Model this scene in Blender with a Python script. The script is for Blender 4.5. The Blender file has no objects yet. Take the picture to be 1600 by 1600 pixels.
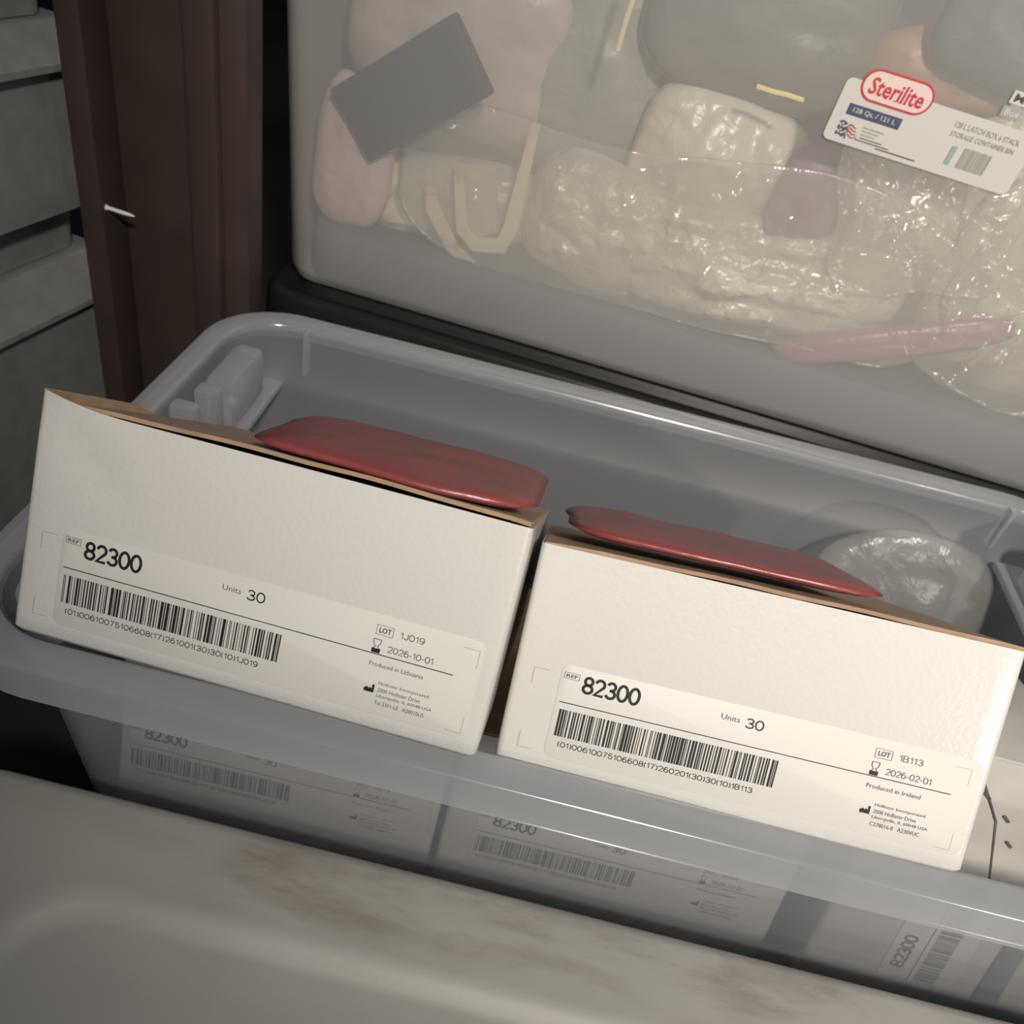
import bpy, bmesh, math, random
from mathutils import Vector, Matrix, noise
PI = math.pi
S = bpy.context.scene
C = S.collection

# ------------------------------------------------------------------ camera
def make_camera():
    p, r = 0.6734, 0.2466
    c, s = math.cos(r), math.sin(r)
    X = Vector((1, 0, 0)); F = Vector((0, math.cos(p), -math.sin(p))); D = Vector((0, -math.sin(p), -math.cos(p)))
    R_ = X * c - D * s; Dn = X * s + D * c
    cam = bpy.data.objects.new('camera', bpy.data.cameras.new('camera'))
    m = Matrix((R_, -Dn, -F)).transposed().to_4x4(); m.translation = (0, 0, 0.8)
    cam.matrix_world = m
    cam.data.sensor_width = 36; cam.data.lens = 36 * 1298 / 1600; cam.data.clip_start = 0.01
    cam.data.dof.use_dof = True; cam.data.dof.focus_distance = 0.54; cam.data.dof.aperture_fstop = 9.0
    C.objects.link(cam); S.camera = cam
make_camera()

# ------------------------------------------------------------------ world, light, exposure
w = bpy.data.worlds.new('world'); S.world = w; w.use_nodes = True
w.node_tree.nodes['Background'].inputs[0].default_value = (0.80, 0.86, 1.0, 1)
w.node_tree.nodes['Background'].inputs[1].default_value = 0.16

def spot(name, loc, target, energy, col, size, angle=60, blend=0.8):
    l = bpy.data.lights.new(name, 'SPOT'); l.energy = energy; l.color = col
    l.shadow_soft_size = size; l.spot_size = math.radians(angle); l.spot_blend = blend
    o = bpy.data.objects.new(name, l); o.location = loc
    o.rotation_euler = (Vector(target) - Vector(loc)).to_track_quat('-Z', 'Y').to_euler()
    C.objects.link(o); return o
spot('work_lamp', (0.45, -0.90, 1.88), (0.32, 0.84, 0.56), 228, (1.0, 0.925, 0.82), 0.10, 60, 1.0)
spot('side_lamp', (0.97, -0.50, 0.70), (0.36, 0.60, 0.42), 15, (1.0, 0.90, 0.76), 0.03, 50, 1.0)
S.view_settings.view_transform = 'Standard'; S.view_settings.look = 'None'
S.view_settings.gamma = 1; S.view_settings.use_curve_mapping = False
S.view_settings.exposure = 0.0
S.cycles.transparent_max_bounces = 32; S.cycles.max_bounces = 16
S.cycles.transmission_bounces = 12; S.cycles.diffuse_bounces = 6
S.cycles.use_denoising = True

# ------------------------------------------------------------------ materials
def nodes(name):
    m = bpy.data.materials.new(name); m.use_nodes = True
    nt = m.node_tree; return m, nt, nt.nodes['Principled BSDF'], nt.nodes['Material Output']
def plain(name, col, rough=0.6, metal=0, spec=0.5, var=0.0, scale=30, bump=0.0, bscale=200, coat=0.0):
    m, nt, b, out = nodes(name)
    b.inputs['Base Color'].default_value = (*col, 1); b.inputs['Roughness'].default_value = rough
    b.inputs['Metallic'].default_value = metal; b.inputs['Specular IOR Level'].default_value = spec
    b.inputs['Coat Weight'].default_value = coat
    tc = nt.nodes.new('ShaderNodeTexCoord')
    if var:
        n = nt.nodes.new('ShaderNodeTexNoise'); n.inputs['Scale'].default_value = scale; n.inputs['Detail'].default_value = 6
        nt.links.new(tc.outputs['Object'], n.inputs['Vector'])
        r = nt.nodes.new('ShaderNodeValToRGB')
        r.color_ramp.elements[0].position = 0.3; r.color_ramp.elements[1].position = 0.7
        r.color_ramp.elements[0].color = (*[c * (1 - var) for c in col], 1); r.color_ramp.elements[1].color = (*[min(1, c * (1 + var)) for c in col], 1)
        nt.links.new(n.outputs[0], r.inputs[0]); nt.links.new(r.outputs[0], b.inputs['Base Color'])
    if bump:
        n = nt.nodes.new('ShaderNodeTexNoise'); n.inputs['Scale'].default_value = bscale; n.inputs['Detail'].default_value = 4
        nt.links.new(tc.outputs['Object'], n.inputs['Vector'])
        bp = nt.nodes.new('ShaderNodeBump'); bp.inputs['Strength'].default_value = bump; bp.inputs['Distance'].default_value = 0.002
        nt.links.new(n.outputs[0], bp.inputs['Height']); nt.links.new(bp.outputs[0], b.inputs['Normal'])
    return m
def frosted(name, col, opac, rough=0.25, trans=0.5, gloss=0.06, tint=(1, 1, 1), edge=0.35, bump=0.0, bscale=40, ridge='FBM'):
    """milky plastic film: part see-through, part scattering, thin sheen; denser at grazing angles"""
    m, nt, b, out = nodes(name); nt.nodes.remove(b)
    N = nt.nodes.new; L = nt.links.new
    t = N('ShaderNodeBsdfTransparent'); t.inputs[0].default_value = (*tint, 1)
    d = N('ShaderNodeBsdfDiffuse'); d.inputs[0].default_value = (*col, 1)
    tr = N('ShaderNodeBsdfTranslucent'); tr.inputs[0].default_value = (*col, 1)
    g = N('ShaderNodeBsdfGlossy'); g.inputs['Roughness'].default_value = rough
    m1 = N('ShaderNodeMixShader'); m1.inputs[0].default_value = trans; L(d.outputs[0], m1.inputs[1]); L(tr.outputs[0], m1.inputs[2])
    lw = N('ShaderNodeLayerWeight'); lw.inputs[0].default_value = 0.35
    ma = N('ShaderNodeMath'); ma.operation = 'MULTIPLY_ADD'; ma.inputs[1].default_value = edge; ma.inputs[2].default_value = opac; ma.use_clamp = True
    L(lw.outputs['Facing'], ma.inputs[0])
    m2 = N('ShaderNodeMixShader'); L(ma.outputs[0], m2.inputs[0]); L(t.outputs[0], m2.inputs[1]); L(m1.outputs[0], m2.inputs[2])
    fr = N('ShaderNodeLayerWeight'); fr.inputs[0].default_value = 0.5
    pw = N('ShaderNodeMath'); pw.operation = 'POWER'; pw.inputs[1].default_value = 5; L(fr.outputs['Facing'], pw.inputs[0])
    mm = N('ShaderNodeMath'); mm.operation = 'MULTIPLY_ADD'; mm.inputs[1].default_value = 0.5; mm.inputs[2].default_value = gloss; mm.use_clamp = True
    L(pw.outputs[0], mm.inputs[0])
    m3 = N('ShaderNodeMixShader'); L(mm.outputs[0], m3.inputs[0]); L(m2.outputs[0], m3.inputs[1]); L(g.outputs[0], m3.inputs[2])
    if bump:
        tc = N('ShaderNodeTexCoord'); n = N('ShaderNodeTexNoise'); n.inputs['Scale'].default_value = bscale; n.inputs['Detail'].default_value = 5
        n.inputs['Distortion'].default_value = 0.9
        bp = N('ShaderNodeBump'); bp.inputs['Strength'].default_value = bump; bp.inputs['Distance'].default_value = 0.006
        L(tc.outputs['Object'], n.inputs['Vector'])
        va = N('ShaderNodeVectorMath'); va.operation = 'MULTIPLY_ADD'; va.inputs[1].default_value = (.05, .05, .05)
        vo = N('ShaderNodeTexVoronoi'); vo.inputs['Scale'].default_value = bscale * 1.1
        L(n.outputs['Color'], va.inputs[0]); L(tc.outputs['Object'], va.inputs[2]); L(va.outputs[0], vo.inputs['Vector'])
        ad = N('ShaderNodeMath'); ad.operation = 'MULTIPLY_ADD'; ad.inputs[1].default_value = 0.8 if ridge != 'FBM' else 0.3
        L(vo.outputs['Distance'], ad.inputs[0]); L(n.outputs[0], ad.inputs[2]); L(ad.outputs[0], bp.inputs['Height'])
        for q in (d, tr, g, fr): L(bp.outputs[0], q.inputs['Normal'])
    L(m3.outputs[0], out.inputs[0]); return m

M = {}
M['paper'] = plain('coated_white_card', (0.56, 0.55, 0.527), 0.24, spec=0.55, bump=0.13, bscale=260)
M['kraft'] = plain('brown_corrugated_board', (0.33, 0.225, 0.15), 0.85, var=0.12, scale=60)
M['edge'] = plain('raw_board_edge', (0.42, 0.31, 0.17), 0.9, var=0.25, scale=150)
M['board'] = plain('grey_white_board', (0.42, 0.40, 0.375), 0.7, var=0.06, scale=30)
M['sticker'] = plain('matt_label_paper', (0.555, 0.545, 0.517), 0.5, bump=0.03, bscale=300)
M['ink'] = plain('black_ink', (0.012, 0.011, 0.012), 0.5)
M['greyink'] = plain('grey_ink', (0.09, 0.085, 0.09), 0.5)
M['mark'] = plain('pale_grey_ink', (0.38, 0.37, 0.36), 0.5)
M['redink'] = plain('red_ink', (0.50, 0.045, 0.06), 0.5)
M['navyink'] = plain('navy_ink', (0.06, 0.075, 0.13), 0.5)
M['tealink'] = plain('teal_grey_ink', (0.28, 0.36, 0.36), 0.5)
M['bin'] = frosted('milky_bin_plastic', (0.60, 0.625, 0.675), 0.185, 0.38, 0.40, 0.035, edge=0.16)
M['rim'] = frosted('milky_rim_plastic', (0.54, 0.56, 0.59), 0.33, 0.18, 0.40, 0.07, edge=0.60)
M['tall'] = frosted('hazy_bin_plastic', (0.86, 0.86, 0.84), 0.175, 0.30, 0.35, 0.045, edge=0.22)
M['lid'] = None
M['black'] = plain('black_glossy_plastic', (0.013, 0.012, 0.011), 0.32, spec=0.35)
M['grey'] = plain('dull_grey_plastic', (0.23, 0.23, 0.222), 0.6, var=0.10, scale=40, bump=0.05)
M['brown'] = plain('maroon_painted_steel', (0.044, 0.030, 0.0255), 0.42, spec=0.4, var=0.12, scale=14, bump=0.04, bscale=90)
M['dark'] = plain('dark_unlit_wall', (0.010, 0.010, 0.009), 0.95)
M['floor'] = plain('dark_concrete', (0.010, 0.0095, 0.009), 0.9, var=0.2, scale=12)
M['steel'] = plain('bright_galvanised_steel', (0.78, 0.76, 0.70), 0.35, metal=0.2)
M['red'] = plain('red_plastic_film', (0.20, 0.042, 0.044), 0.35, spec=0.5, bump=0.35, bscale=60)

def lid_material():
    m, nt, b, out = nodes('stained_white_lid_plastic'); N = nt.nodes.new; L = nt.links.new
    b.inputs['Roughness'].default_value = 0.5
    tc = N('ShaderNodeTexCoord'); mp = N('ShaderNodeMapping'); mp.inputs['Scale'].default_value = (7, 26, 10)
    mp.inputs['Rotation'].default_value = (0, 0, 0.02)
    L(tc.outputs['Object'], mp.inputs[0])
    n = N('ShaderNodeTexNoise'); n.inputs['Scale'].default_value = 1.0; n.inputs['Detail'].default_value = 7; n.inputs['Roughness'].default_value = 0.62
    L(mp.outputs[0], n.inputs['Vector'])
    r = N('ShaderNodeValToRGB'); r.color_ramp.elements[0].position = 0.47; r.color_ramp.elements[1].position = 0.70
    L(n.outputs[0], r.inputs[0])
    sx = N('ShaderNodeSeparateXYZ'); L(tc.outputs['Object'], sx.inputs[0])
    my = N('ShaderNodeMapRange'); my.inputs[1].default_value = -0.070; my.inputs[2].default_value = -0.040; L(sx.outputs[1], my.inputs[0])
    mx = N('ShaderNodeMapRange'); mx.inputs[1].default_value = -0.24; mx.inputs[2].default_value = -0.12; L(sx.outputs[0], mx.inputs[0])
    a = N('ShaderNodeMath'); a.operation = 'MULTIPLY'; L(my.outputs[0], a.inputs[0]); L(mx.outputs[0], a.inputs[1])
    a2 = N('ShaderNodeMath'); a2.operation = 'MULTIPLY'; L(a.outputs[0], a2.inputs[0]); L(r.outputs[0], a2.inputs[1])
    a3 = N('ShaderNodeMath'); a3.operation = 'MULTIPLY'; L(a2.outputs[0], a3.inputs[0]); a3.inputs[1].default_value = 0.6
    n2 = N('ShaderNodeTexNoise'); n2.inputs['Scale'].default_value = 9; n2.inputs['Detail'].default_value = 5; L(tc.outputs['Object'], n2.inputs['Vector'])
    base = N('ShaderNodeMix'); base.data_type = 'RGBA'; base.inputs[6].default_value = (0.29, 0.283, 0.258, 1); base.inputs[7].default_value = (0.37, 0.36, 0.335, 1)
    L(n2.outputs[0], base.inputs[0])
    mx2 = N('ShaderNodeMix'); mx2.data_type = 'RGBA'; mx2.inputs[7].default_value = (0.115, 0.075, 0.05, 1)
    L(a3.outputs[0], mx2.inputs[0]); L(base.outputs[2], mx2.inputs[6]); L(mx2.outputs[2], b.inputs['Base Color'])
    n3 = N('ShaderNodeTexNoise'); n3.inputs['Scale'].default_value = 160; L(tc.outputs['Object'], n3.inputs['Vector'])
    bp = N('ShaderNodeBump'); bp.inputs['Strength'].default_value = 0.06; bp.inputs['Distance'].default_value = 0.002
    L(n3.outputs[0], bp.inputs['Height']); L(bp.outputs[0], b.inputs['Normal'])
    return m
M['lid'] = lid_material()

# ------------------------------------------------------------------ helpers
def link(name, me, mat, parent=None, smooth=False):
    o = bpy.data.objects.new(name, me); C.objects.link(o)
    for m in (mat if isinstance(mat, (list, tuple)) else [mat]): me.materials.append(m)
    if smooth:
        for p in me.polygons: p.use_smooth = True
        if smooth != 'all': me.set_sharp_from_angle(angle=math.radians(smooth if smooth is not True else 40))
    if parent: o.parent = parent
    return o
def mesh(name, v, f, mat, parent=None, smooth=False, fix=True):
    me = bpy.data.meshes.new(name); me.from_pydata([tuple(x) for x in v], [], f); me.update()
    if fix:
        bm = bmesh.new(); bm.from_mesh(me); bmesh.ops.recalc_face_normals(bm, faces=bm.faces); bm.to_mesh(me); bm.free()
    return link(name, me, mat, parent, smooth)
def tag(o, label=None, cat=None, group=None, kind=None):
    if label: o['label'] = label
    if cat: o['category'] = cat
    if group: o['group'] = group
    if kind: o['kind'] = kind
    return o
def thing(name, loc, label, cat, group=None, rot=None):
    o = bpy.data.objects.new(name, None); o.empty_display_size = 0.05; C.objects.link(o)
    o.location = loc
    if rot is not None: o.rotation_euler = rot
    return tag(o, label, cat, group)
def rrect(x0, x1, y0, y1, r, z, n=8):
    P = []
    for cx, cy, a0 in ((x1 - r, y1 - r, 0), (x0 + r, y1 - r, 90), (x0 + r, y0 + r, 180), (x1 - r, y0 + r, 270)):
        for k in range(n + 1):
            a = math.radians(a0 + 90 * k / n); P.append((cx + r * math.cos(a), cy + r * math.sin(a), z))
    return P
def loft(rings, cap0=True, cap1=True, close=False):
    v = []; f = []; n = len(rings[0])
    for r in rings: v += r
    m = len(rings)
    for i in range(m if close else m - 1):
        a = i * n; b = ((i + 1) % m) * n
        for k in range(n): f.append((a + k, a + (k + 1) % n, b + (k + 1) % n, b + k))
    if not close:
        if cap0: f.append(tuple(range(n))[::-1])
        if cap1: f.append(tuple(range((m - 1) * n, m * n)))
    return v, f
def rings_from(rect, prof, n=8):
    """rect=(x0,x1,y0,y1); prof rows (inset x, inset y, radius, z)"""
    x0, x1, y0, y1 = rect
    return [rrect(x0 + ix, x1 - ix, y0 + iy, y1 - iy, r, z, n) for ix, iy, r, z in prof]
def bevbox(x0, x1, y0, y1, z0, z1, b=0.002, seg=2):
    bm = bmesh.new(); bmesh.ops.create_cube(bm, size=1)
    for v in bm.verts: v.co = Vector((x0 + (v.co.x + .5) * (x1 - x0), y0 + (v.co.y + .5) * (y1 - y0), z0 + (v.co.z + .5) * (z1 - z0)))
    if b: bmesh.ops.bevel(bm, geom=list(bm.edges), offset=b, segments=seg, profile=0.5, affect='EDGES')
    me = bpy.data.meshes.new('box'); bm.to_mesh(me); bm.free()
    return me
def box(name, x0, x1, y0, y1, z0, z1, mat, parent=None, b=0.002):
    me = bevbox(x0, x1, y0, y1, z0, z1, b); me.name = name
    return link(name, me, mat, parent, 30)

# flat print on a face: everything is laid out in (u, v) metres and turned into thin quads / letters
def arc(cx, cy, rx, ry, a0, a1, n=10):
    return [(cx + rx * math.cos(math.radians(a0 + (a1 - a0) * k / n)), cy + ry * math.sin(math.radians(a0 + (a1 - a0) * k / n))) for k in range(n + 1)]
GL = {
    '0': (.56, [arc(.28, .5, .28, .5, 0, 360, 24)]),
    '1': (.30, [[(0, .76), (.14, .82), (.24, 1), (.24, 0)]]),
    '2': (.54, [arc(.27, .72, .26, .28, 170, -35, 12) + [(.02, .0), (.55, .0)]]),
    '3': (.54, [arc(.26, .75, .23, .25, 165, -90, 12), [(.18, .5), (.26, .5)] + arc(.26, .25, .27, .25, 90, -165, 12)]),
    '4': (.56, [[(.42, 0), (.42, 1), (.0, .30), (.56, .30)]]),
    '5': (.54, [[(.48, 1), (.10, 1), (.05, .50)] + arc(.27, .31, .26, .31, 140, -160, 12)]),
    '6': (.54, [arc(.27, .31, .26, .31, 0, 360, 18), arc(.30, .45, .29, .55, 55, 190, 8)]),
    '7': (.54, [[(0, 1), (.54, 1), (.32, .55), (.20, 0)]]),
    '8': (.54, [arc(.27, .755, .225, .245, 0, 360, 18), arc(.27, .255, .27, .255, 0, 360, 18)]),
    '9': (.54, [arc(.27, .69, .26, .31, 0, 360, 18), arc(.24, .55, .29, .55, 235, 370, 8)]),
    '-': (.28, [[(0, .38), (.28, .38)]]),
    '(': (.20, [arc(.32, .45, .30, .62, 125, 235, 8)]),
    ')': (.20, [arc(-.12, .45, .30, .62, 55, -55, 8)]),
    'J': (.42, [[(.40, 1), (.40, .28)] + arc(.20, .24, .20, .24, 0, -180, 8)]),
    'B': (.56, [[(0, 0), (0, 1), (.30, 1)] + arc(.30, .76, .20, .24, 90, -90, 8) + [(0, .52)], [(.30, .52)] + arc(.30, .26, .25, .26, 90, -90, 8) + [(0, 0)]]),
    ' ': (.2, []),
}
class Print:
    def __init__(s): s.v = []; s.f = []
    def poly(s, pts):
        b = len(s.v); s.v += [(u, v) for u, v in pts]; s.f.append(tuple(range(b, b + len(pts))))
    def rect(s, u0, v0, u1, v1): s.poly([(u0, v0), (u1, v0), (u1, v1), (u0, v1)])
    def line(s, a, b, t):
        a = Vector(a); b = Vector(b); n = (b - a).normalized().orthogonal() * t / 2
        s.poly([a - n, b - n, b + n, a + n])
    def frame(s, u0, v0, u1, v1, t):
        s.rect(u0, v0, u1, v0 + t); s.rect(u0, v1 - t, u1, v1); s.rect(u0, v0 + t, u0 + t, v1 - t); s.rect(u1 - t, v0 + t, u1, v1 - t)
    def text(s, body, u0, v0, u1, v1, bold=0.0, shear=0.0):
        cu = bpy.data.curves.new('t', 'FONT'); cu.body = body; cu.size = 1; cu.offset = bold; cu.resolution_u = 2; cu.shear = shear
        o = bpy.data.objects.new('t', cu); C.objects.link(o)
        dg = bpy.context.evaluated_depsgraph_get(); me = bpy.data.meshes.new_from_object(o.evaluated_get(dg))
        xs = [q.co.x for q in me.vertices]; ys = [q.co.y for q in me.vertices]
        x0, x1, y0, y1 = min(xs), max(xs), min(ys), max(ys); b = len(s.v)
        for q in me.vertices:
            a = (q.co.x - x0) / (x1 - x0); c = (q.co.y - y0) / (y1 - y0)
            s.v.append((u0 + a * (u1 - u0), v0 + c * (v1 - v0)))
        for p in me.polygons: s.f.append(tuple(b + i for i in p.vertices))
        bpy.data.objects.remove(o); bpy.data.curves.remove(cu); bpy.data.meshes.remove(me)
    def strokes(s, body, u0, v0, u1, v1, wt=.14):
        """grotesque figures drawn as ribbons of even weight; wt is the stroke weight over the height"""
        H = v1 - v0; t = wt * H; adv = .78; ox = 0; runs = []
        for ch in body:
            wd, ls = GL[ch]
            for l in ls: runs.append([(ox + x, y) for x, y in l])
            ox += wd + .15
        Wd = ox - .15; sx = (u1 - u0 - t) / Wd; sy = H - t
        for l in runs:
            q = [Vector((u0 + t / 2 + x * sx, v0 + t / 2 + y * sy)) for x, y in l]
            closed = (q[0] - q[-1]).length < 1e-6
            if closed: q = q[:-1]
            n = len(q); A = []; B = []
            for i in range(n):
                a = q[i - 1] if (i or closed) else q[i]; c = q[(i + 1) % n] if (i < n - 1 or closed) else q[i]
                d1 = (q[i] - a); d2 = (c - q[i])
                if d1.length < 1e-9: d1 = d2
                if d2.length < 1e-9: d2 = d1
                n1 = d1.normalized().orthogonal(); n2 = d2.normalized().orthogonal(); m = (n1 + n2)
                m = m.normalized() if m.length > 1e-6 else n1
                k = min(1.6, 1 / max(.3, m.dot(n1)))
                A.append(q[i] + m * t / 2 * k); B.append(q[i] - m * t / 2 * k)
            b = len(s.v); s.v += [(p.x, p.y) for p in A] + [(p.x, p.y) for p in B]
            for i in range(n if closed else n - 1):
                j = (i + 1) % n; s.f.append((b + i, b + j, b + n + j, b + n + i))
    def barcode(s, u0, v0, u1, v1, seed=1):
        rnd = random.Random(seed); seq = []
        for _ in range(26):
            w_ = [1] * 6
            for _ in range(5): 
                k = rnd.randrange(6)
                while w_[k] >= 4: k = rnd.randrange(6)
                w_[k] += 1
            seq += w_
        seq += [2, 3, 3, 1, 1, 1, 2]
        T = sum(seq); x = 0
        for i, w_ in enumerate(seq):
            if i % 2 == 0: s.rect(u0 + (u1 - u0) * x / T, v0, u0 + (u1 - u0) * (x + w_) / T, v1)
            x += w_
    def build(s, name, mat, parent, eps, rot90=None):
        if rot90: s.v = [(rot90[0] - (v - 0), rot90[1] + u) for u, v in s.v]
        return mesh(name, [(u, -eps, v) for u, v in s.v], s.f, mat, parent, fix=False)

# ------------------------------------------------------------------ setting
o = mesh('floor', [(-3, -2, 0), (3, -2, 0), (3, 4, 0), (-3, 4, 0)], [(0, 1, 2, 3)], M['floor']); tag(o, kind='structure')
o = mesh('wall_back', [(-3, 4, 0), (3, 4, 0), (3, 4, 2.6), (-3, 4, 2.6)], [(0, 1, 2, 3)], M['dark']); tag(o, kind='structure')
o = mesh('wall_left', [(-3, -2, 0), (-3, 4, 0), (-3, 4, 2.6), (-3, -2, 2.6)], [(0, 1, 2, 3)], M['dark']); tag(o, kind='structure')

# maroon steel post: channel profile extruded upright
def post():
    t = thing('steel_post', (-0.44, 0.82, 0), 'maroon painted steel post with a recessed channel behind the open bin', 'post')
    def ext(name, prof, mat=M['brown'], b=0.003):
        bm = bmesh.new(); vs = [bm.verts.new((x, y, 0)) for x, y in prof]; fc = bm.faces.new(vs)
        r = bmesh.ops.extrude_face_region(bm, geom=[fc])
        for v in r['geom']:
            if isinstance(v, bmesh.types.BMVert): v.co.z = 2.4
        bmesh.ops.recalc_face_normals(bm, faces=bm.faces)
        es = [e for e in bm.edges if abs(e.verts[0].co.z - e.verts[1].co.z) > 1]
        bmesh.ops.bevel(bm, geom=es, offset=b, segments=2, profile=0.5, affect='EDGES')
        me = bpy.data.meshes.new(name); bm.to_mesh(me); bm.free(); return link(name, me, mat, t, 30)
    ext('flange', [(-0.088, 0), (-0.062, 0), (-0.062, 0.062), (-0.088, 0.062)])
    ext('web', [(-0.0625, 0.045), (0.0605, 0.045), (0.0605, 0.062), (-0.0625, 0.062)])
    ext('flange', [(0.036, 0), (0.066, 0), (0.066, 0.062), (0.036, 0.062)], b=0.004)
    ext('return_lip', [(0.0655, 0.012), (0.090, 0.022), (0.090, 0.062), (0.0655, 0.062)], b=0.003)
post()
def nail():
    t = thing('nail', (-0.5025, 0.828, 0.409), 'thin bright nail sticking out of the maroon post', 'nail')
    v, f = loft([[(0.0 + d, r * math.cos(a), r * math.sin(a)) for a in [k * PI / 4 for k in range(8)]] for d, r in ((-.004, .0022), (.020, .0021), (.025, .0016), (.030, .0004))])
    s = mesh('shank', v, f, M['steel'], t, True)
    v, f = loft([[(d, r * math.cos(a), r * math.sin(a)) for a in [k * PI / 4 for k in range(8)]] for d, r in ((.0, .0032), (.002, .0032))])
    mesh('head', v, f, M['steel'], t, 30)
    t.rotation_euler = (0, math.radians(9), math.radians(10)); return t
nail()

# stack of grey totes on the left
def grey_stack():
    yaw = math.radians(-10.8)
    data = [(0.0, 0.34, 0.271, 0.324, 'dull grey tote at the bottom of the left stack, hidden in shadow', 0.0),
            (0.324, 0.54, 0.527, 0.567, 'dull grey tote in the middle of the stack beside the maroon post', 0.0),
            (0.567, 0.86, 0.86, 0.90, 'dull grey tote at the top of the stack, cut by the photo edge', 0.0)]
    for z0, zb, zs, zt, lab, q in data:
        t = thing('storage_tote', (-0.5335, 0.930, z0), lab, 'tote', 'grey totes stacked by the post', (0, 0, yaw))
        X0, X1, Y0, Y1 = -0.40, 0.0, -0.80, 0.0
        H = zs - z0
        foot = 0.0 if z0 == 0 else 0.054
        if foot: prof = [(.042, .042, .02, 0.0005), (.040, .040, .02, foot - .004), (.014, .014, .02, foot + .004), (.012, .012, .02, H + .006)]
        else: prof = [(.03, .03, .02, 0.0), (.010, .010, .02, H + .006)]
        v, f = loft(rings_from((X0, X1, Y0, Y1), prof, 4)); mesh('tub', v, f, M['grey'], t, 30)
        Z = zt - z0
        prof = [(.012, .012, .02, H + .0065), (.0, .0, .022, H + .0015), (.0, .0, .022, H + .008), (.024, .024, .022, Z - .004), (.029, .029, .02, Z - .0005)]
        v, f = loft(rings_from((X0, X1, Y0, Y1), prof, 4)); mesh('lid', v, f, M['grey'], t, 30)
grey_stack()

# ------------------------------------------------------------------ open bin
BX0, BX1, BY0, BY1, RZ = -0.349, 0.594, 0.292, 0.803, 0.355
def open_bin():
    t = thing('storage_bin', ((BX0 + BX1) / 2, (BY0 + BY1) / 2, 0), 'open milky clear storage bin with white cartons leaning in it', 'storage bin')
    ox, oy = t.location.x, t.location.y
    R = (BX0 - ox, BX1 - ox, BY0 - oy, BY1 - oy)
    def shell(name, prof, mat, sm=40, **k):
        v, f = loft(rings_from(R, prof, 10), **k); return mesh(name, v, f, mat, t, sm)
    shell('bin_body', [(.060, .066, .045, .004), (.054, .060, .045, .0), (.030, .044, .05, .280), (.028, .040, .05, .293), (.025, .031, .055, .306),
                       (.022, .026, .058, .347), (.0245, .0285, .056, .347), (.0275, .0335, .053, .3085), (.0305, .0425, .048, .2955), (.0325, .0465, .047, .282), (.0565, .0625, .042, .006)], M['bin'], cap0=True, cap1=True)
    shell('rim', [(.0225, .026, .060, .3472), (.004, .0035, .075, .3485), (.003, .003, .076, .326), (0, 0, .078, .3245), (0, 0, .078, .3515), (.0008, .0008, .078, .3535), (.0025, .0025, .077, .3548), (.005, .005, .076, .355),
                  (.018, .020, .063, .355), (.0205, .023, .062, .3546), (.0225, .0255, .06, .3525), (.023, .0265, .059, .350)], M['rim'], 78, close=True)
    for x in (-0.258, 0.516):
        box('rib', x - .0025 - ox, x + .0025 - ox, .7655 - oy, .779 - oy, .302, .3535, M['rim'], t, .0012)
    for sx in (-1, 1):
        def B(name, x0, x1, y0, y1, z0, z1, b=.004, par=None):
            a, c = (BX0 + x0 - ox, BX0 + x1 - ox) if sx < 0 else (BX1 - x1 - ox, BX1 - x0 - ox)
            return box(name, a, c, y0 - oy, y1 - oy, z0, z1, M['rim'], par or t, b)
        B('grip_ledge', .031, .074, .365, .752, .290, .299, .003)
        B('grip_panel', .036, .066, .640, .722, .2995, .3535, .008)
        B('grip_fin', .036, .058, .622, .640, .2995, .352, .003)
        B('grip_bridge', .028, .050, .486, .584, .2995, .316, .005)
        B('grip_post', .028, .052, .588, .604, .2995, .3535, .004)
        B('grip_post', .028, .052, .466, .482, .2995, .3535, .004)
        B('grip_fin', .036, .058, .430, .448, .2995, .352, .003)
        B('grip_panel', .036, .066, .350, .430, .2995, .3535, .008)
    return t
open_bin()

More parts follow.
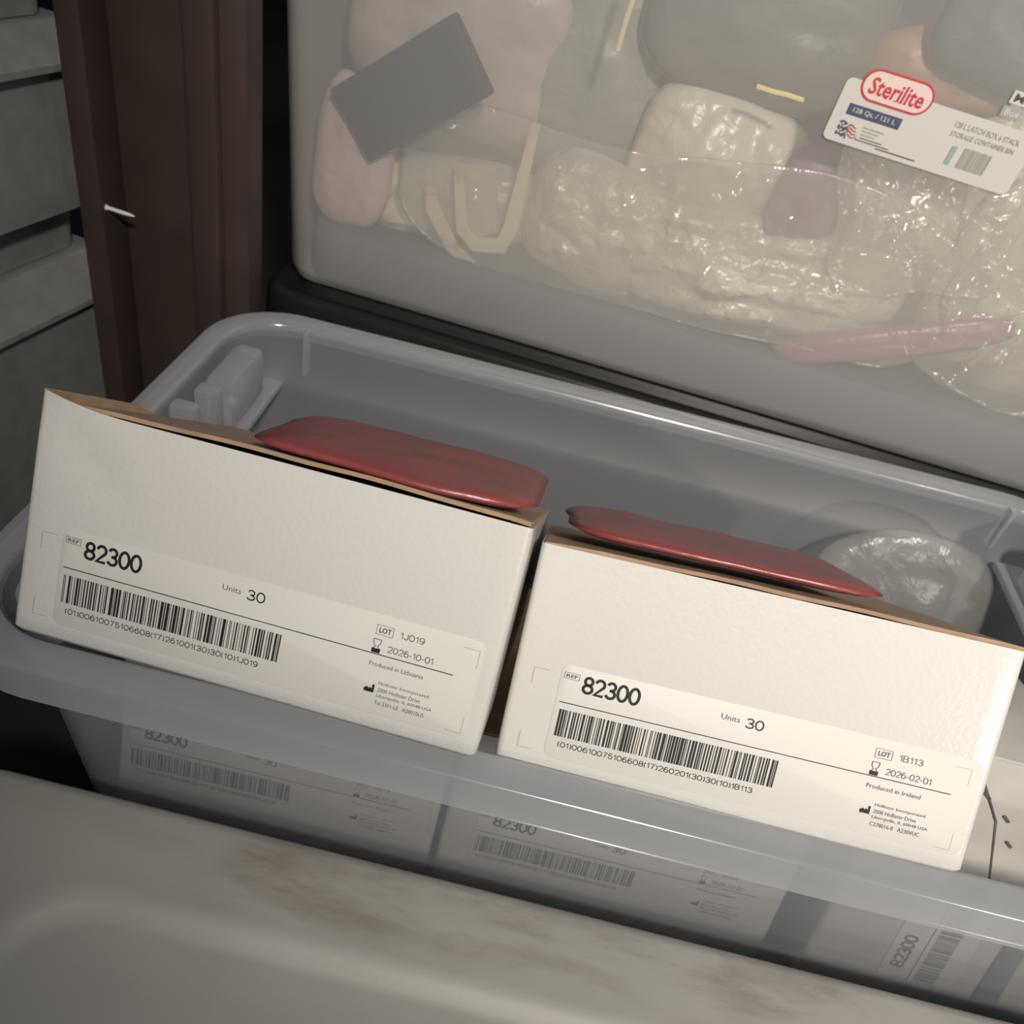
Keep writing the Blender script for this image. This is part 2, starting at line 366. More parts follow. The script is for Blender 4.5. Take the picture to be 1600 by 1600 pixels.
# ------------------------------------------------------------------ cartons
CW, CH = 0.30, 0.1472
def carton_body(t, D, curl=0.0, dent=False, W=CW, H=CH, slump=0.0):
    th = 0.0028
    zs = [0, .004] + [H * k / 12 for k in range(1, 12)] + [H - .003, H]
    def ringsub(x0, x1, y0, y1, r, z):
        P = []
        def seg(a, b, n):
            for k in range(n): P.append((a[0] + (b[0] - a[0]) * k / n, a[1] + (b[1] - a[1]) * k / n, z))
        c = []
        for cx, cy, a0 in ((x1 - r, y1 - r, 0), (x0 + r, y1 - r, 90), (x0 + r, y0 + r, 180), (x1 - r, y0 + r, 270)):
            c.append([(cx + r * math.cos(math.radians(a0 + 30 * k)), cy + r * math.sin(math.radians(a0 + 30 * k))) for k in range(4)])
        for q in range(4):
            for p in c[q][:-1]: P.append((p[0], p[1], z))
            a, b = c[q][-1], c[(q + 1) % 4][0]; n = 26 if q % 2 == 0 else 8
            seg(a, b, n)
        return P
    out = [ringsub(0.004, W - .004, .004, D - .004, .002, 0.0)] + [ringsub(0, W, 0, D, .0045, z) for z in zs[1:]]
    inn = [ringsub(th, W - th, th, D - th, .003, z) for z in (H, H * .5, th)]
    v, f = loft(out + inn, True, True)
    n = len(out[0]); no = len(out)
    vv = []
    for (x, y, z) in v:
        q = z / H
        if y < D / 2:
            fy = max(0, 1 - y / .02)
            y += fy * max(0, (q - .55) / .45) * (.0012 * noise.noise(Vector((x * 9, z * 9, t.location.x * 7 + 3))) + .0015 * math.sin(PI * x / W))
            if curl and z > H * .8:
                k = max(0, 1 - x / .055); z += curl * k * k * (z / H - .8) / .2; pass
            if dent:
                g = math.exp(-(((x - .035) * .8 + (z - .118)) / .010) ** 2 - ((x - .035) / .030) ** 2); y += fy * .003 * g
        z -= slump * (y / D) * (z / H)
        vv.append((x, y, z))
    o = mesh('carton_body', vv, f, [M['paper'], M['kraft'], M['edge']], t, 50)
    nf = n * (no - 1)
    nc = n * (no + 2)
    for i, p in enumerate(o.data.polygons):
        if n * (no - 1) <= i < n * no: p.material_index = 2
        elif i >= n * no: p.material_index = 1
        if i == len(o.data.polygons) - 2: p.material_index = 0
    return o
def flap(t, D, W=CW, H=CH, gap=0.010, rise=0.004, x1=None, name='top_flap', skew=0.0, slump=0.0):
    x1 = x1 or W - .002
    nx, ny = 24, 6; v = []; f = []
    for lay in (0, 1):
        for j in range(ny + 1):
            for i in range(nx + 1):
                a = i / nx; b = j / ny
                x = .002 + (x1 - .002) * a; g = gap * math.sin(PI * min(1, max(0, a * 1.05 - .02))) ** .8 + .002 + .0012 * noise.noise(Vector((x * 40, 0, 1)))
                y = g + (D - .003 - g) * b
                z = H + .0006 + rise * (1 - b) ** 2 * math.sin(PI * a) ** .6 + skew * a * (1 - b) + .0015 * noise.noise(Vector((x * 15, y * 15, 5))) * (1 - b) - lay * .0026 - slump * y / D
                v.append((x, y, z))
    K = (nx + 1) * (ny + 1)
    for j in range(ny):
        for i in range(nx):
            a = j * (nx + 1) + i; f.append((a, a + 1, a + nx + 2, a + nx + 1)); f.append((K + a, K + a + nx + 1, K + a + nx + 2, K + a + 1))
    def rim(seq):
        for a, b in zip(seq, seq[1:]): f.append((a, b, K + b, K + a))
    rim(list(range(nx + 1))); rim([ny * (nx + 1) + i for i in range(nx + 1)])
    rim([j * (nx + 1) for j in range(ny + 1)]); rim([j * (nx + 1) + nx for j in range(ny + 1)])
    return mesh(name, v, f, M['kraft'], t, 40)
def ptf(me_obj, dy):
    for v in me_obj.data.vertices: v.co.y += dy
def label(t, sku, code, lot, date, made, seed, last, vis=True, ox=0.0, oz=0.0):
    """shipping label: paper patch with rounded corners, black print, bars"""
    x0, x1, z0, z1 = .026 + ox, .2905 + ox, .012 + oz, .0745 + oz
    ring = lambda y, i=0: [(a, y, b) for a, b, c in rrect(x0 + i, x1 - i, z0 + i, z1 - i, .006, 0, 6)]
    v, f = loft([ring(0.0004), ring(-.00025), ring(-.00035, .0002)], True, True)
    st = mesh('label_sticker', v, f, M['sticker'], t, 30)
    e = .0006
    def put(name, mat, fn):
        P = Print(); fn(P); P.build(name, mat, st, e)
    ink, gry = M['ink'], M['greyink']
    put('reference_number', ink, lambda P: P.strokes(sku, .0405 + ox, .0582 + oz, .0778 + ox, .0700 + oz, .155))
    put('rule_line', ink, lambda P: P.rect(.0287 + ox, .0496 + oz, .2755 + ox, .0502 + oz))
    put('barcode_digits', ink, lambda P: P.strokes(code, .0335 + ox, .0206 + oz, .1590 + ox, .0243 + oz, .13))
    put('quantity', ink, lambda P: P.strokes('30', .1445 + ox, .0610 + oz, .1560 + ox, .0678 + oz, .13))
    put('quantity_caption', gry, lambda P: P.text('Units', .1290 + ox, .0632 + oz, .1408 + ox, .0668 + oz))
    def ref(P): P.text('REF', .0295 + ox, .0665 + oz, .0368 + ox, .0688 + oz, bold=.02); P.frame(.0282 + ox, .0655 + oz, .0380 + ox, .0698 + oz, .0003)
    put('reference_symbol', gry, ref)
    def lotsym(P): P.text('LOT', .2270 + ox, .0634 + oz, .2344 + ox, .0668 + oz, bold=.03); P.frame(.2252 + ox, .0620 + oz, .2357 + ox, .0682 + oz, .0003)
    put('lot_symbol', gry, lotsym)
    put('lot_code', gry, lambda P: P.strokes(lot, .2398 + ox, .0630 + oz, .2548 + ox, .0672 + oz, .12))
    hx, hz = .2245 + ox, .0505 + oz       # hourglass: open bowl over a filled base
    def glass(P):
        P.rect(hx + .0002, hz, hx + .0055, hz + .0028)
        for a, b in (((.0005, .0086), (.0052, .0086)), ((.0005, .0086), (.0008, .0058)), ((.0052, .0086), (.0049, .0058)), ((.0008, .0058), (.0022, .0042)),
                     ((.0049, .0058), (.0035, .0042)), ((.0022, .0042), (.0010, .0026)), ((.0035, .0042), (.0047, .0026))):
            P.line((hx + a[0], hz + a[1]), (hx + b[0], hz + b[1]), .0004)
    put('hourglass_symbol', ink, glass)
    put('expiry_date', gry, lambda P: P.strokes(date, .2342 + ox, .0525 + oz, .2625 + ox, .0567 + oz, .12))
    put('origin_line', gry, lambda P: P.text(made, .2252 + ox, .0422 + oz, .2586 + ox, .0450 + oz))
    fx, fz = .2252 + ox, .0255 + oz       # factory silhouette
    put('factory_symbol', ink, lambda P: P.poly([(fx, fz), (fx + .0062, fz), (fx + .0062, fz + .0052), (fx + .0048, fz + .0052), (fx + .0048, fz + .0024), (fx + .0034, fz + .0034), (fx + .0034, fz + .0022), (fx + .0018, fz + .0032), (fx, fz + .0020)]))
    def addr(P):
        for k, (tx, wd) in enumerate((('Hollister Incorporated', .031), ('2000 Hollister Drive', .0265), ('Libertyville, IL 60048 USA', .0345))):
            P.text(tx, .2335 + ox, .0309 - k * .0040 + oz, .2335 + wd + ox, .0335 - k * .0040 + oz)
        P.text(last, .2333 + ox, .0186 + oz, .2640 + ox, .0212 + oz)
    put('maker_address', gry, addr)
    P = Print(); P.barcode(.0300 + ox, .0274 + oz, .1700 + ox, .0453 + oz, seed); P.build('barcode', M['ink'], st, e)
    return st
def corner_marks(t):
    k = .0005
    for (u, v, du, dv) in ((.0125, .0688, .010, -.011), (.2880, .0688, -.010, -.011), (.2880, .0150, -.010, .011), (.0125, .0150, .010, .011)):
        P = Print(); P.poly([(u, v), (u + du, v), (u + du, v + math.copysign(k, dv)), (u + math.copysign(k, du), v + math.copysign(k, dv)), (u + math.copysign(k, du), v + dv), (u, v + dv)])
        P.build('corner_mark', M['mark'], t, .0004)
def carton(loc, rot, D, lab, curl=0, dent=False, group='white shipping cartons in the open bin', slump=0.0, W=CW, H=CH):
    t = thing('carton', loc, lab, 'carton', group, rot)
    carton_body(t, D, curl, dent, W, H, slump)
    return t
def base_of(center, rot, du=0.0, dv=0.0):
    from mathutils import Euler
    m = Euler(rot, 'XYZ').to_matrix(); return Vector(center) + Vector((0, 0, .8)) - m @ Vector((CW / 2 - du, 0, CH / 2 - dv))
D1 = 0.27
r1 = (-0.4666, -0.0332, -0.0596); r2 = (-0.5518, -0.0577, -0.0321)
c1 = carton(base_of((-0.1354, 0.3370, -0.3671), r1), r1, D1, 'white carton with a bent corner, lot 1J019, left one leaning on the front rim', 0.007, True, slump=.040)
flap(c1, D1, gap=.011, rise=.003, skew=.002, slump=.040)
label(c1, '82300', '(01)00610075106608(17)261001(30)30(10)1J019', '1J019', '2026-10-01', 'Produced in Lithuania', 11, 'Tel 3301-LE   A28010US'); corner_marks(c1)
c2 = carton(base_of((0.1748, 0.3528, -0.3876), r2), r2, D1, 'white carton with a glossy right end, lot 1B113, right one leaning on the front rim', slump=.022)
flap(c2, D1, gap=.007, rise=.002, skew=.001, slump=.022)
label(c2, '82300', '(01)00610075106608(17)260201(30)30(10)1B113', '1B113', '2026-02-01', 'Produced in Ireland', 23, 'C278016-0   A230VUC', ox=.0040, oz=.0004); corner_marks(c2)
r3 = (math.radians(-16), 0, 0.01)
c3 = carton(base_of((-0.1475, 0.3955, -0.6335), r3, .018, -.020), r3, D1, 'white carton seen through the front wall, leftmost of the lower row', W=.282, H=CH + .020)
label(c3, '82300', '(01)00610075106608(17)261001(30)30(10)1J019', '1J019', '2026-10-01', 'Produced in Lithuania', 31, 'Tel 3301-LE   A28010US', ox=-.018, oz=.020); flap(c3, D1, W=.282, H=CH + .020, gap=.004, rise=.001)
c4 = carton(base_of((0.1585, 0.3955, -0.6335), r3, 0, -.020), r3, D1, 'white carton seen through the front wall, middle of the lower row', H=CH + .020)
label(c4, '82300', '(01)00610075106608(17)260201(30)30(10)1B113', '1B113', '2026-02-01', 'Produced in Ireland', 41, 'C278016-0   A230VUC', oz=.020); flap(c4, D1, H=CH + .020, gap=.004, rise=.001)

# third lower carton stands on end, label reading upwards
def end_carton(x, wd, lab, printed, hh=.257, D1=.15):
    t = thing('carton', (x, 0.352, 0.100), lab, 'carton', 'white shipping cartons in the open bin', (math.radians(-16), 0, 0))
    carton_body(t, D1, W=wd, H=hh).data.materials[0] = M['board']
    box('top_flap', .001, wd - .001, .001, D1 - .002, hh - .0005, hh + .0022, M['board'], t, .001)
    if printed:
        st = box('label_sticker', .062, .126, -.0008, .0008, .012, .150, M['sticker'], t, .0003)
        P = Print(); s_ = lambda u, v: (u, v)
        P.strokes('82300', .0408, .0582, .0778, .0700, .155); P.rect(.0287, .0496, .142, .0502)
        P.build('printed_text', M['ink'], st, .0012, rot90=(.138, .0))
        P = Print(); P.barcode(.0300, .0274, .1420, .0453, 51); P.build('barcode', M['ink'], st, .0012, rot90=(.138, .0))
        P = Print(); P.line((.062, .236), (.085, .205), .0012); P.line((.085, .205), (.105, .150), .0010)
        for (a, b) in ((.055, .238), (.066, .228), (.088, .212), (.10, .19), (.118, .2)): P.line((a, b), (a + .006, b - .005), .0022)
        P.build('pen_scribble', M['greyink'], t, .0010)
    return t
end_carton(0.330, 0.1472, 'white carton standing on end with scribbles, behind the right end of the front wall', True)
end_carton(0.503 - .008, 0.075, 'narrow white carton standing at the far right corner of the open bin', False)
def strip():
    t = thing('plastic_strip', (0.4795, 0.350, 0.105), 'folded grey plastic strip wedged between the two upright cartons', 'plastic strip', None, (math.radians(-16), 0, 0))
    v = []; f = []
    for i in range(13):
        z = .27 * i / 12; wv = .0015 * math.sin(i * 1.3)
        for x, y in ((.0005, .006), (.003, -.003 + wv), (.007, .002), (.0108, -.003 - wv), (.0132, .006), (.0108, .0), (.007, .005), (.003, 0)): v.append((x, y, z))
    for i in range(12):
        for k in range(8): f.append((i * 8 + k, i * 8 + (k + 1) % 8, i * 8 + 8 + (k + 1) % 8, i * 8 + 8 + k))
    f.append(tuple(range(8))); f.append(tuple(range(96, 104)))
    o = mesh('folded_film', v, f, M['strip'], t, 40)
M['strip'] = plain('grey_film', (0.16, 0.16, 0.165), 0.4)
strip()

# ------------------------------------------------------------------ soft bags
def pouch(name, loc, rot, su, sv, sw, mat, lab, cat, group=None, seed=0, wr=0.12, n=26, p=3.2, creases=0):
    """a filled, crumpled bag: two faces of a pillow with seams and folds; su x sv wide, sw thick, origin at its centre"""
    rnd = random.Random(seed); off = Vector((rnd.random() * 50, rnd.random() * 50, rnd.random() * 50))
    v = []; f = []
    idx = {}
    cr = []
    for _ in range(creases):
        a = Vector((rnd.uniform(-1, 1), rnd.uniform(-.9, .9))); th = rnd.gauss(1.2, .7); ln = rnd.uniform(.12, .5)
        cr.append((a, Vector((math.cos(th) * sv / su, math.sin(th))), ln, rnd.uniform(.018, .04), rnd.uniform(-.7, 1.1)))
    for side in (1, -1):
        for j in range(n + 1):
            for i in range(n + 1):
                a = -1 + 2 * i / n; b = -1 + 2 * j / n
                border = i in (0, n) or j in (0, n)
                if border and side == -1: idx[(side, i, j)] = idx[(1, i, j)]; continue
                # square to rounded outline
                k = 1 / max(1e-6, (abs(a) ** p + abs(b) ** p) ** (1 / p)) if (a or b) else 1
                mx = max(abs(a), abs(b)); q = (k * mx) * mx + (1 - mx) if mx > 0 else 1
                q = 1 + (k * mx - 1) * mx
                x, y = a * q, b * q
                wo = .16 if creases else .07
                x *= 1 + wo * noise.noise(off + Vector((x * 1.3, y * 1.3, 9))); y *= 1 + wo * 1.6 * noise.noise(off + Vector((x * 1.3, y * 1.3, 3)))
                h = max(0, (1 - mx ** 2.6)) ** .55
                nz = noise.turbulence(off + Vector((x * 1.6, y * 1.6, side * 2)), 5, True) - .5
                h = h * (1 + wr * 4 * nz) 
                z = side * h * .5 + wr * .5 * noise.noise(off + Vector((x * 2.2, y * 2.2, 0)))
                if cr and side == 1:
                    for ca, cd, ln, sg, am in cr:
                        q0 = Vector(((x - ca.x), (y - ca.y))); tt = max(-ln, min(ln, q0.dot(cd))); dd = ((q0 - cd * tt) * 1.0); dd = math.hypot(dd.x * su / sv, dd.y)
                        if dd < 3 * sg: z += am * math.exp(-(dd / sg) ** 2) * (1 - (abs(tt) / ln) ** 2 * .8)
                idx[(side, i, j)] = len(v); v.append((x * su / 2, -z * sw, y * sv / 2))
    for side in (1, -1):
        for j in range(n):
            for i in range(n):
                q = [idx[(side, i, j)], idx[(side, i + 1, j)], idx[(side, i + 1, j + 1)], idx[(side, i, j + 1)]]
                f.append(tuple(q if side == 1 else q[::-1]))
    o = mesh(name, v, f, mat, None, 'all'); o.location = loc; o.rotation_euler = rot
    return tag(o, lab, cat, group)

# red bags on the two front cartons (resting on their flaps)
def on_carton(t, u, d, h):
    from mathutils import Euler
    return t.location + Euler(t.rotation_euler, 'XYZ').to_matrix() @ Vector((u, d, CH + h))
def lay(t, dz=0):
    from mathutils import Euler
    m = Euler(t.rotation_euler, 'XYZ').to_matrix() @ Euler((PI / 2, 0, dz)).to_matrix()
    return m.to_euler()
pouch('plastic_bag', on_carton(c1, .206, .095, .006), lay(c1), .185, .165, .015, M['red'], 'crumpled red plastic bag lying on the left front carton', 'bag', 'red plastic bags', 5, .10, p=6)
pouch('plastic_bag', on_carton(c2, .118, .100, .010), lay(c2), .215, .170, .014, M['red'], 'crumpled red plastic bag lying on the right front carton', 'bag', 'red plastic bags', 8, .10, p=6)
M['clear'] = frosted('clear_crinkled_film', (0.70, 0.69, 0.66), 0.13, 0.28, 0.4, 0.035, edge=0.16, bump=0.6, bscale=30)
pouch('plastic_bag', (0.415, 0.690, 0.235), (math.radians(-14), 0, -.05), .19, .20, .035, M['clear'], 'clear crinkled bag standing at the right end of the open bin', 'bag', 'clear bags', 13, .16)

# ------------------------------------------------------------------ dark tote carrying the tall bin
YAW = math.radians(-4.9)
UBO = Vector((-0.32, 0.958, 0.31))
def dark_tote():
    t = thing('storage_tote', (UBO.x, UBO.y, 0), 'black glossy lidded tote under the tall hazy bin', 'tote', None, (0, 0, YAW))
    R = (-0.058, 1.00, -0.030, 0.50)
    v, f = loft(rings_from(R, [(.05, .05, .04, 0), (.022, .022, .04, .272)], 8)); mesh('tub', v, f, M['black'], t, 30)
    v, f = loft(rings_from(R, [(.012, .012, .04, .2725), (.0, .0, .045, .262), (-.002, -.002, .045, .264), (.0, .0, .045, .298), (.004, .004, .045, .3035), (.012, .012, .042, .305),
                               (.020, .020, .040, .3045), (.026, .026, .040, .3005), (.032, .032, .036, .3000), (.040, .040, .036, .3095)], 8)); mesh('lid', v, f, M['black'], t, 40)
dark_tote()

# ------------------------------------------------------------------ tall hazy bin with its contents
def tall_bin():
    t = thing('storage_bin', UBO, 'tall hazy storage bin full of plastic bags, with a white brand label', 'storage bin', None, (0, 0, YAW))
    R = (-0.036, 0.975, 0.0, 0.470)
    prof = [(.040, .040, .02, .0005), (.018, .018, .03, .0002), (.006, .006, .034, .006), (0, 0, .036, .020), (-.020, -.010, .040, .50),
            (-.0175, -.0075, .038, .50), (.0025, .0025, .034, .020), (.0085, .0085, .032, .0085), (.02, .02, .028, .003), (.042, .042, .02, .003)]
    v, f = loft(rings_from(R, prof, 8)); mesh('bin_body', v, f, M['tall'], t, 40)
    prof = [(-.012, -.002, .04, .5005), (-.030, -.020, .045, .4955), (-.030, -.020, .045, .515), (-.02, -.01, .04, .520)]
    v, f = loft(rings_from(R, prof, 8)); mesh('lid', v, f, M['rim'], t, 40)
    # label on the front wall
    lb = bpy.data.objects.new('label_sticker', None)
    th = math.radians(-2.4)
    def W_(x, y, e): # label mm -> bin coords, on the slanting front wall
        u = .527 + x * math.cos(th) - y * math.sin(th); z = .3185 + x * math.sin(th) + y * math.cos(th)
        return (u, -.010 * (z - .02) / .48 - e, z)
    def patch(name, outline, e, mat, par):
        a = [W_(x, y, e - .0006) for x, y in outline]; b = [W_(x, y, e) for x, y in outline]
        v, f = loft([a, b], True, True); return mesh(name, v, f, mat, par)
    rr = lambda x0, x1, y0, y1, r: [(a, b) for a, b, c in rrect(x0, x1, y0, y1, r, 0, 6)]
    st = patch('label_sticker', rr(0, .186, 0, .056, .006), .0011, M['sticker'], t); st['label'] = 'white printed label'
    pl = patch('logo_pill', rr(.0135, .0815, .0410, .0695, .0142), .0016, M['redink'], st); pl['label'] = 'red logo border'
    P = Print(); P.poly(rr(.0155, .0795, .0430, .0675, .0122)); mesh('logo_field', [W_(u, v, .0019) for u, v in P.v], P.f, M['pinkpaper'], st)
    P = Print()
    logo(P, .0215, .0475, .0735, .0625)
    mesh('logo_lettering', [W_(u, v, .0022) for u, v in P.v], P.f, M['redink'], st, fix=False)
    def pr(name, P, mat, e=.0019): mesh(name, [W_(u, v, e) for u, v in P.v], P.f, mat, st, fix=False)
    P = Print(); P.rect(.0117, .0258, .0637, .0357); pr('size_bar', P, M['navyink'], .0015)
    P = Print(); P.text('128 Qt. / 121 L', .0170, .0283, .0585, .0333, bold=.01); pr('size_lettering', P, M['sticker'], .0019)
    P = Print()
    for k in range(7):
        pts = [(.0100 + i * .0016, .0070 + k * .0019 + .0012 * math.sin(i * .75)) for i in range(8)]
        for a, b in zip(pts, pts[1:]):
            if (k + int(a[0] * 1e3)) % 3: P.line(a, b, .0013)
    pr('flag_stars', P, M['navyink'])
    P = Print()
    for k in range(4):
        pts = [(.0205 + i * .0013, .0085 + k * .0030 + .0011 * math.sin(i * .8 + 1)) for i in range(9 - k)]
        for a, b in zip(pts, pts[1:]): P.line(a, b, .0009)
    pr('flag_stripes', P, M['redink'])
    P = Print()
    for k, wd in enumerate((.020, .016, .014)): P.text('Made in USA of domestic', .0335, .0185 - k * .0032, .0335 + wd, .0200 - k * .0032)
    P.rect(.0300, .0070, .0640, .0077); P.rect(.0340, .0095, .0560, .0101); P.rect(.0520, .0046, .0920, .0055)
    pr('small_print', P, M['greyink'])
    P = Print(); P.text('128 L LATCH BOX 6 STACK', .1100, .0430, .1720, .0480); P.text('STORAGE CONTAINER BIN', .1100, .0350, .1710, .0395)
    pr('product_text', P, M['mark2'])
    P = Print(); P.barcode(.1290, .0105, .1560, .0290, 77); pr('barcode', P, M['mark2'])
    P = Print(); P.rect(.1175, .0110, .1225, .0275); pr('colour_block', P, M['tealink'])
    tg = patch('corner_tag', rr(.1430, .1630, .0740, .0850, .001), .0012, M['sticker'], t)
    P = Print(); P.text('Ma', .1460, .0760, .1615, .0830, bold=.02); mesh('tag_lettering', [W_(u, v, .0016) for u, v in P.v], P.f, M['greyink'], tg, fix=False)
    tg = patch('corner_tag', rr(.1410, .1600, .0620, .0715, .001), .0012, M['mark2'], t)
    P = Print(); P.text('Box', .1440, .0640, .1575, .0695, bold=.02); mesh('tag_lettering', [W_(u, v, .0016) for u, v in P.v], P.f, M['sticker'], tg, fix=False)
    return t
M['pinkpaper'] = plain('pale_pink_print', (0.70, 0.56, 0.52), 0.55)
M['mark2'] = plain('mid_grey_ink', (0.34, 0.34, 0.32), 0.55)
def logo(P, u0, v0, u1, v1):
    """serif word mark built from the letters plus slab feet"""
    P.text('Sterilite', u0, v0, u1, v1, bold=.022, shear=.08)
    W_ = u1 - u0; H_ = v1 - v0
    for a in (.34, .505, .60, .685, .80):
        P.rect(u0 + (a - .012) * W_, v0 - .0002, u0 + (a + .036) * W_, v0 + .045 * H_)
tall_bin()

def in_bin(u, w_, v):   # bin coordinates (along, behind the front wall, up) to the room
    c, s = math.cos(YAW), math.sin(YAW)
    return Vector((UBO.x + u * c - w_ * s, UBO.y + u * s + w_ * c, UBO.z + v))
def film(name, col, rough=0.3, op=0.85, bump=0.5, bscale=24, gl=0.06):
    return frosted(name, col, op, rough, 0.25, gl, edge=0.1, bump=bump, bscale=bscale, ridge='RIDGED_MULTIFRACTAL')
F = dict(
    white=film('white_crinkled_film', (0.94, 0.88, 0.74), 0.20, .85, 0.9, 34, .12),
    cream=film('cream_film', (0.92, 0.83, 0.64), 0.4, .95, 0.2),
    pink=film('pink_film', (0.76, 0.56, 0.58), 0.35, .9, 0.35),
    pink2=film('dusky_film', (0.60, 0.51, 0.48), 0.4, .95, 0.35),
    rose=film('rose_film', (0.55, 0.30, 0.38), 0.3, .6, 0.35),
    mauve=film('mauve_film', (0.33, 0.17, 0.27), 0.35, .95, 0.35),
    grey=film('grey_film', (0.19, 0.185, 0.17), 0.45, .95, 0.3),
    beige=film('beige_film', (0.84, 0.78, 0.65), 0.30, .92, 0.6, 26, .08),
    teal=film('dark_teal_film', (0.075, 0.11, 0.11), 0.35, .95, 0.4),
    brown=film('rust_film', (0.48, 0.26, 0.18), 0.4, .95, 0.3),
    green=film('grey_green_film', (0.38, 0.38, 0.345), 0.4, .95, 0.4))
F['clear'] = frosted('clear_wrap_film', (0.95, 0.89, 0.76), 0.13, 0.15, 0.3, 0.14, edge=0.04, bump=0.5, bscale=20, ridge='CREASE')
G = 'bags packed in the tall bin'
bags = [ # u, v, w, su, sv, sw, roll, mat, label, seed, wrinkle
    (.034, .163, .040, .100, .175, .040, 0.10, 'pink', 'pale pink bag squeezed into the left corner of the tall bin', 1, .08),
    (.115, .125, .085, .300, .100, .070, -.10, 'beige', 'beige bag at the bottom left, under the dark slate box', 2, .10),
    (.120, .300, .105, .260, .200, .070, 0.15, 'pink2', 'dusky pink grey bag behind the dark slate box', 3, .08),
    (.330, .150, .070, .180, .150, .070, 0.20, 'white', 'cloudy white bag right of the cream folded sleeve', 4, .14),
    (.265, .300, .120, .240, .230, .060, -.20, 'green', 'grey green bag at the top, right of the dark slate box', 5, .08),
    (.440, .235, .085, .190, .180, .070, 0.10, 'beige', 'beige bag in the middle of the tall bin', 6, .12),
    (.445, .395, .085, .250, .170, .060, -.05, 'grey', 'dull grey bag at the top middle of the tall bin', 7, .07),
    (.548, .235, .055, .080, .135, .040, 0.05, 'mauve', 'mauve bag left of the crinkled bag under the white label', 8, .06),
    (.530, .150, .062, .330, .135, .075, -.08, 'white', 'big crinkled white bag along the bottom, below the mauve bag', 9, .20),
    (.690, .125, .030, .260, .040, .022, -.42, 'rose', 'flat pinkish red bag at the bottom right of the tall bin', 10, .06),
    (.640, .265, .060, .130, .150, .045, -.35, 'white', 'crinkled white bag just under the white label', 11, .20),
    (.625, .385, .075, .150, .085, .045, -.25, 'brown', 'rust brown bag showing above the white label', 12, .05),
    (.665, .445, .045, .140, .120, .040, 0.10, 'teal', 'dark teal bag in the top right of the tall bin', 13, .07),
    (.790, .215, .075, .150, .210, .060, 0.05, 'white', 'cloudy white bag right of the label, at the photo edge', 14, .12),
    (.880, .250, .120, .160, .380, .090, 0.00, 'beige', 'beige bag at the right end of the tall bin', 15, .08),
    (.420, .172, .030, .620, .185, .014, -.02, 'clear', 'large clear crinkled bag spread over the white bags behind the front wall', 19, .20),
    (.665, .262, .030, .180, .170, .012, -.30, 'clear', 'clear crinkled film hanging under the white label', 20, .16),
    (.830, .200, .035, .200, .230, .014, .08, 'clear', 'clear crinkled film right of the label, at the photo edge', 21, .16),
    (.160, .255, .300, .330, .330, .200, 0.00, 'beige', 'large beige bag at the back left of the tall bin', 16, .05),
    (.490, .255, .300, .340, .350, .200, 0.00, 'green', 'large grey green bag at the back middle of the tall bin', 17, .05),
    (.800, .255, .300, .280, .350, .200, 0.00, 'beige', 'large beige bag at the back right of the tall bin', 18, .05),
]
for u, v, w_, su, sv, sw, roll, m, lab, seed, wr in bags:
    pouch('plastic_bag', in_bin(u, w_, v), (0, roll, YAW), su, sv, sw, F[m], lab, 'bag', G, seed, wr, n=(110 if m == 'clear' else 34) if wr > .11 else 24, p=7 if m == 'clear' else 3.6, creases=70 if m == 'clear' else 0)
M['liner'] = plain('grey_folded_cloth', (0.115, 0.125, 0.145), 0.8, bump=0.1, bscale=60)
def liner():
    t = thing('folded_sheet', in_bin(.465, .235, .0035), 'folded grey sheet lying flat under the bags in the tall bin', 'sheet', None, (0, 0, YAW))
    v, f = loft(rings_from((-.480, .485, -.222, .215), [(.02, .02, .03, 0), (.004, .004, .035, .004), (0, 0, .04, .014), (0, 0, .04, .062), (.004, .004, .038, .070), (.02, .02, .03, .074)], 6))
    mesh('cloth', v, f, M['liner'], t, True)
liner()
# dark slate box, cream folded sleeve, lamp reflections painted as thin yellow strips
M['slate'] = plain('slate_card', (0.020, 0.030, 0.052), 0.7)
o = box('slate_box', -.083, .083, -.010, .010, -.042, .042, M['slate'], None, .003)
o.location = in_bin(.100, .020, .252); o.rotation_euler = (0, math.radians(-39), YAW); tag(o, 'dark slate box tilted behind the hazy wall of the tall bin', 'box')
def sleeve():
    t = thing('folded_sleeve', in_bin(.193, .045, .100), 'cream folded paper sleeve bent into a U, right of the slate box', 'sleeve', None, (0, -.02, YAW))
    pts = [(-.028, .075), (-.016, .012), (.002, .000), (.034, .006), (.042, .030), (.050, .150)]; wd = [.012, .014, .018, .019, .018, .009]
    def band(name, pts, wd, y0, th, mat):
        v = []; f = []; n = len(pts)
        for i, (x, z) in enumerate(pts):
            a = Vector(pts[max(0, i - 1)]); b = Vector(pts[min(n - 1, i + 1)]); d = (b - a).normalized().orthogonal() * wd[i] / 2
            for sgn, y in ((1, y0), (-1, y0), (-1, y0 + th), (1, y0 + th)): v.append((x + d.x * sgn, y, z + d.y * sgn))
        for i in range(n - 1):
            for k in range(4): f.append((i * 4 + k, i * 4 + (k + 1) % 4, i * 4 + 4 + (k + 1) % 4, i * 4 + 4 + k))
        f.append((0, 1, 2, 3)); f.append(tuple(range(4 * n - 4, 4 * n)))
        return mesh(name, v, f, mat, t)
    band('cream_band', pts, wd, -.012, .004, F['cream'])
    band('inner_panel', [(-.012, .090), (-.002, .030), (.010, .010)], [.05, .05, .04], -.006, .004, F['beige'])
    band('outer_fold', [(-.062, .055), (-.055, .030), (-.025, -.012), (.010, -.030)], [.010, .018, .016, .01], -.012, .004, F['cream'])
sleeve()
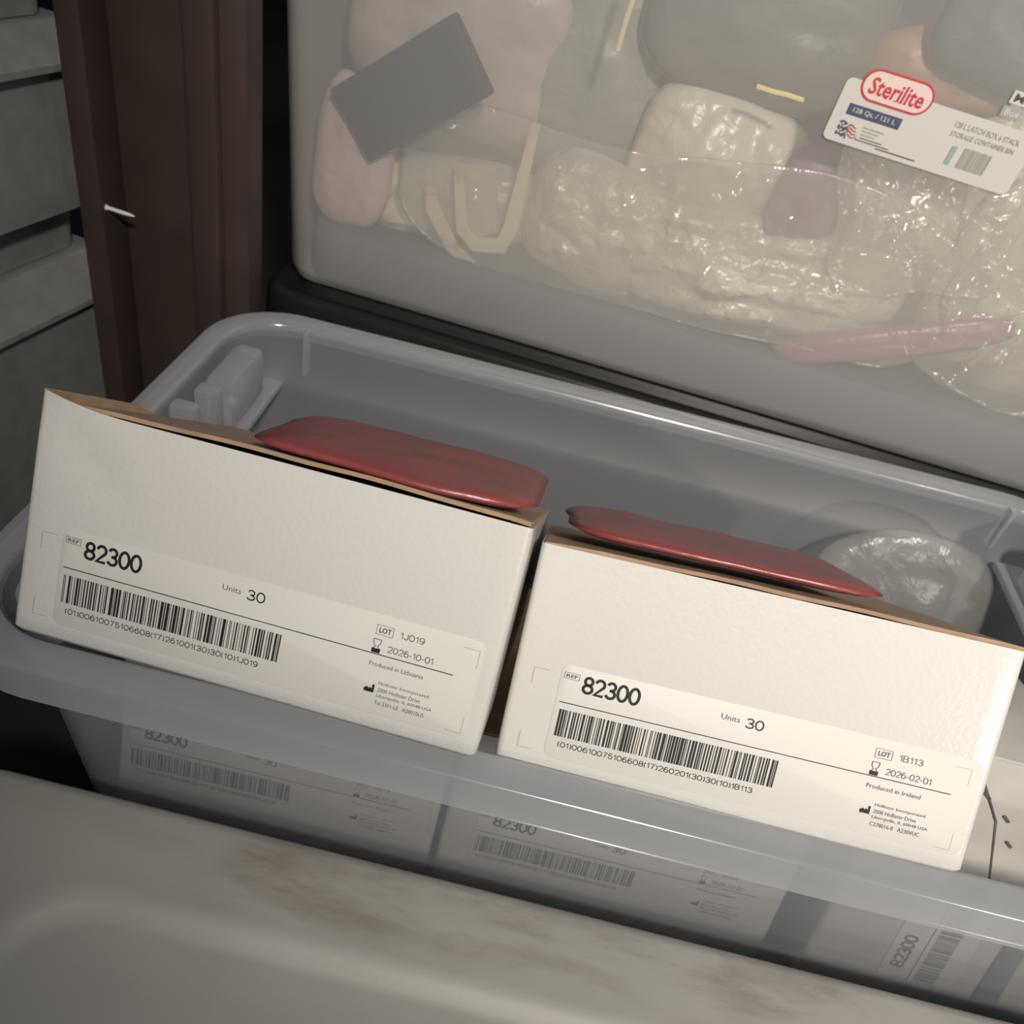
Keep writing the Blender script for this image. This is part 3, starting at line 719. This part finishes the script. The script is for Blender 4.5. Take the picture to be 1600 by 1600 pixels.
M['yellow'] = plain('painted_yellow_glint', (0.95, 0.78, 0.25), 0.25)  # colour of a lamp reflection on the bin wall, as is the amber
M['yellow2'] = plain('painted_amber_glint', (0.80, 0.62, 0.34), 0.3)
def glint(pts, r, mat, lab):  # thin strip added to imitate a lamp glint on the tall bin
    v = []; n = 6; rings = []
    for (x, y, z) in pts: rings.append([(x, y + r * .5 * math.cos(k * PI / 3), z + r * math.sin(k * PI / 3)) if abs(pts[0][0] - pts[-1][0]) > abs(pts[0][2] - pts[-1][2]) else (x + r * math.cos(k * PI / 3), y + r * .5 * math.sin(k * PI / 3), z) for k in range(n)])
    v, f = loft(rings); o = mesh('painted_glint', v, f, mat, None, True); return o
o = glint([(-.024, 0, .001), (-.008, 0, .0), (.008, 0, .0005), (.024, 0, -.0005)], .0024, M['yellow'], ''); o.location = in_bin(.476, .010, .343); o.rotation_euler = (0, 0, YAW)
tag(o, 'bright yellow strip standing in for a lamp reflection, level, left of the white label', 'painted glint')
o = glint([(.004, 0, .055), (.002, 0, .03), (-.001, 0, .0), (-.002, 0, -.03)], .0026, M['yellow2'], ''); o.location = in_bin(.312, .010, .372); o.rotation_euler = (0, 0, YAW)
tag(o, 'amber strip standing in for a lamp reflection, upright at the top of the tall bin', 'painted glint')

# ------------------------------------------------------------------ stained lid in front
def lid_tote():
    x0, x1, y0, y1 = -0.375, 0.66, -0.20, 0.313
    t = thing('storage_tote', (0, .313, 0), 'tote with a dirty grey white lid in front of the open bin', 'tote')
    R = (x0, x1, y0 - .313, 0.0)
    v, f = loft(rings_from(R, [(.06, .06, .05, 0), (.030, .030, .05, .168)], 8)); mesh('tub', v, f, M['bin'], t, 30)
    prof = [(.012, .012, .05, .1685), (.0, .0, .055, .160), (.0, .0, .055, .188), (.0015, .0015, .055, .194), (.005, .005, .054, .1985), (.011, .011, .052, .2000),
            (.035, .035, .05, .2000), (.105, .064, .062, .1999), (.112, .070, .062, .1993), (.118, .076, .060, .1965), (.124, .082, .058, .1925), (.130, .088, .057, .1912), (.16, .118, .056, .1912), (.22, .18, .05, .1918)]
    v, f = loft(rings_from(R, prof, 12)); o = mesh('lid', v, f, M['lid'], t, 60)
lid_tote()
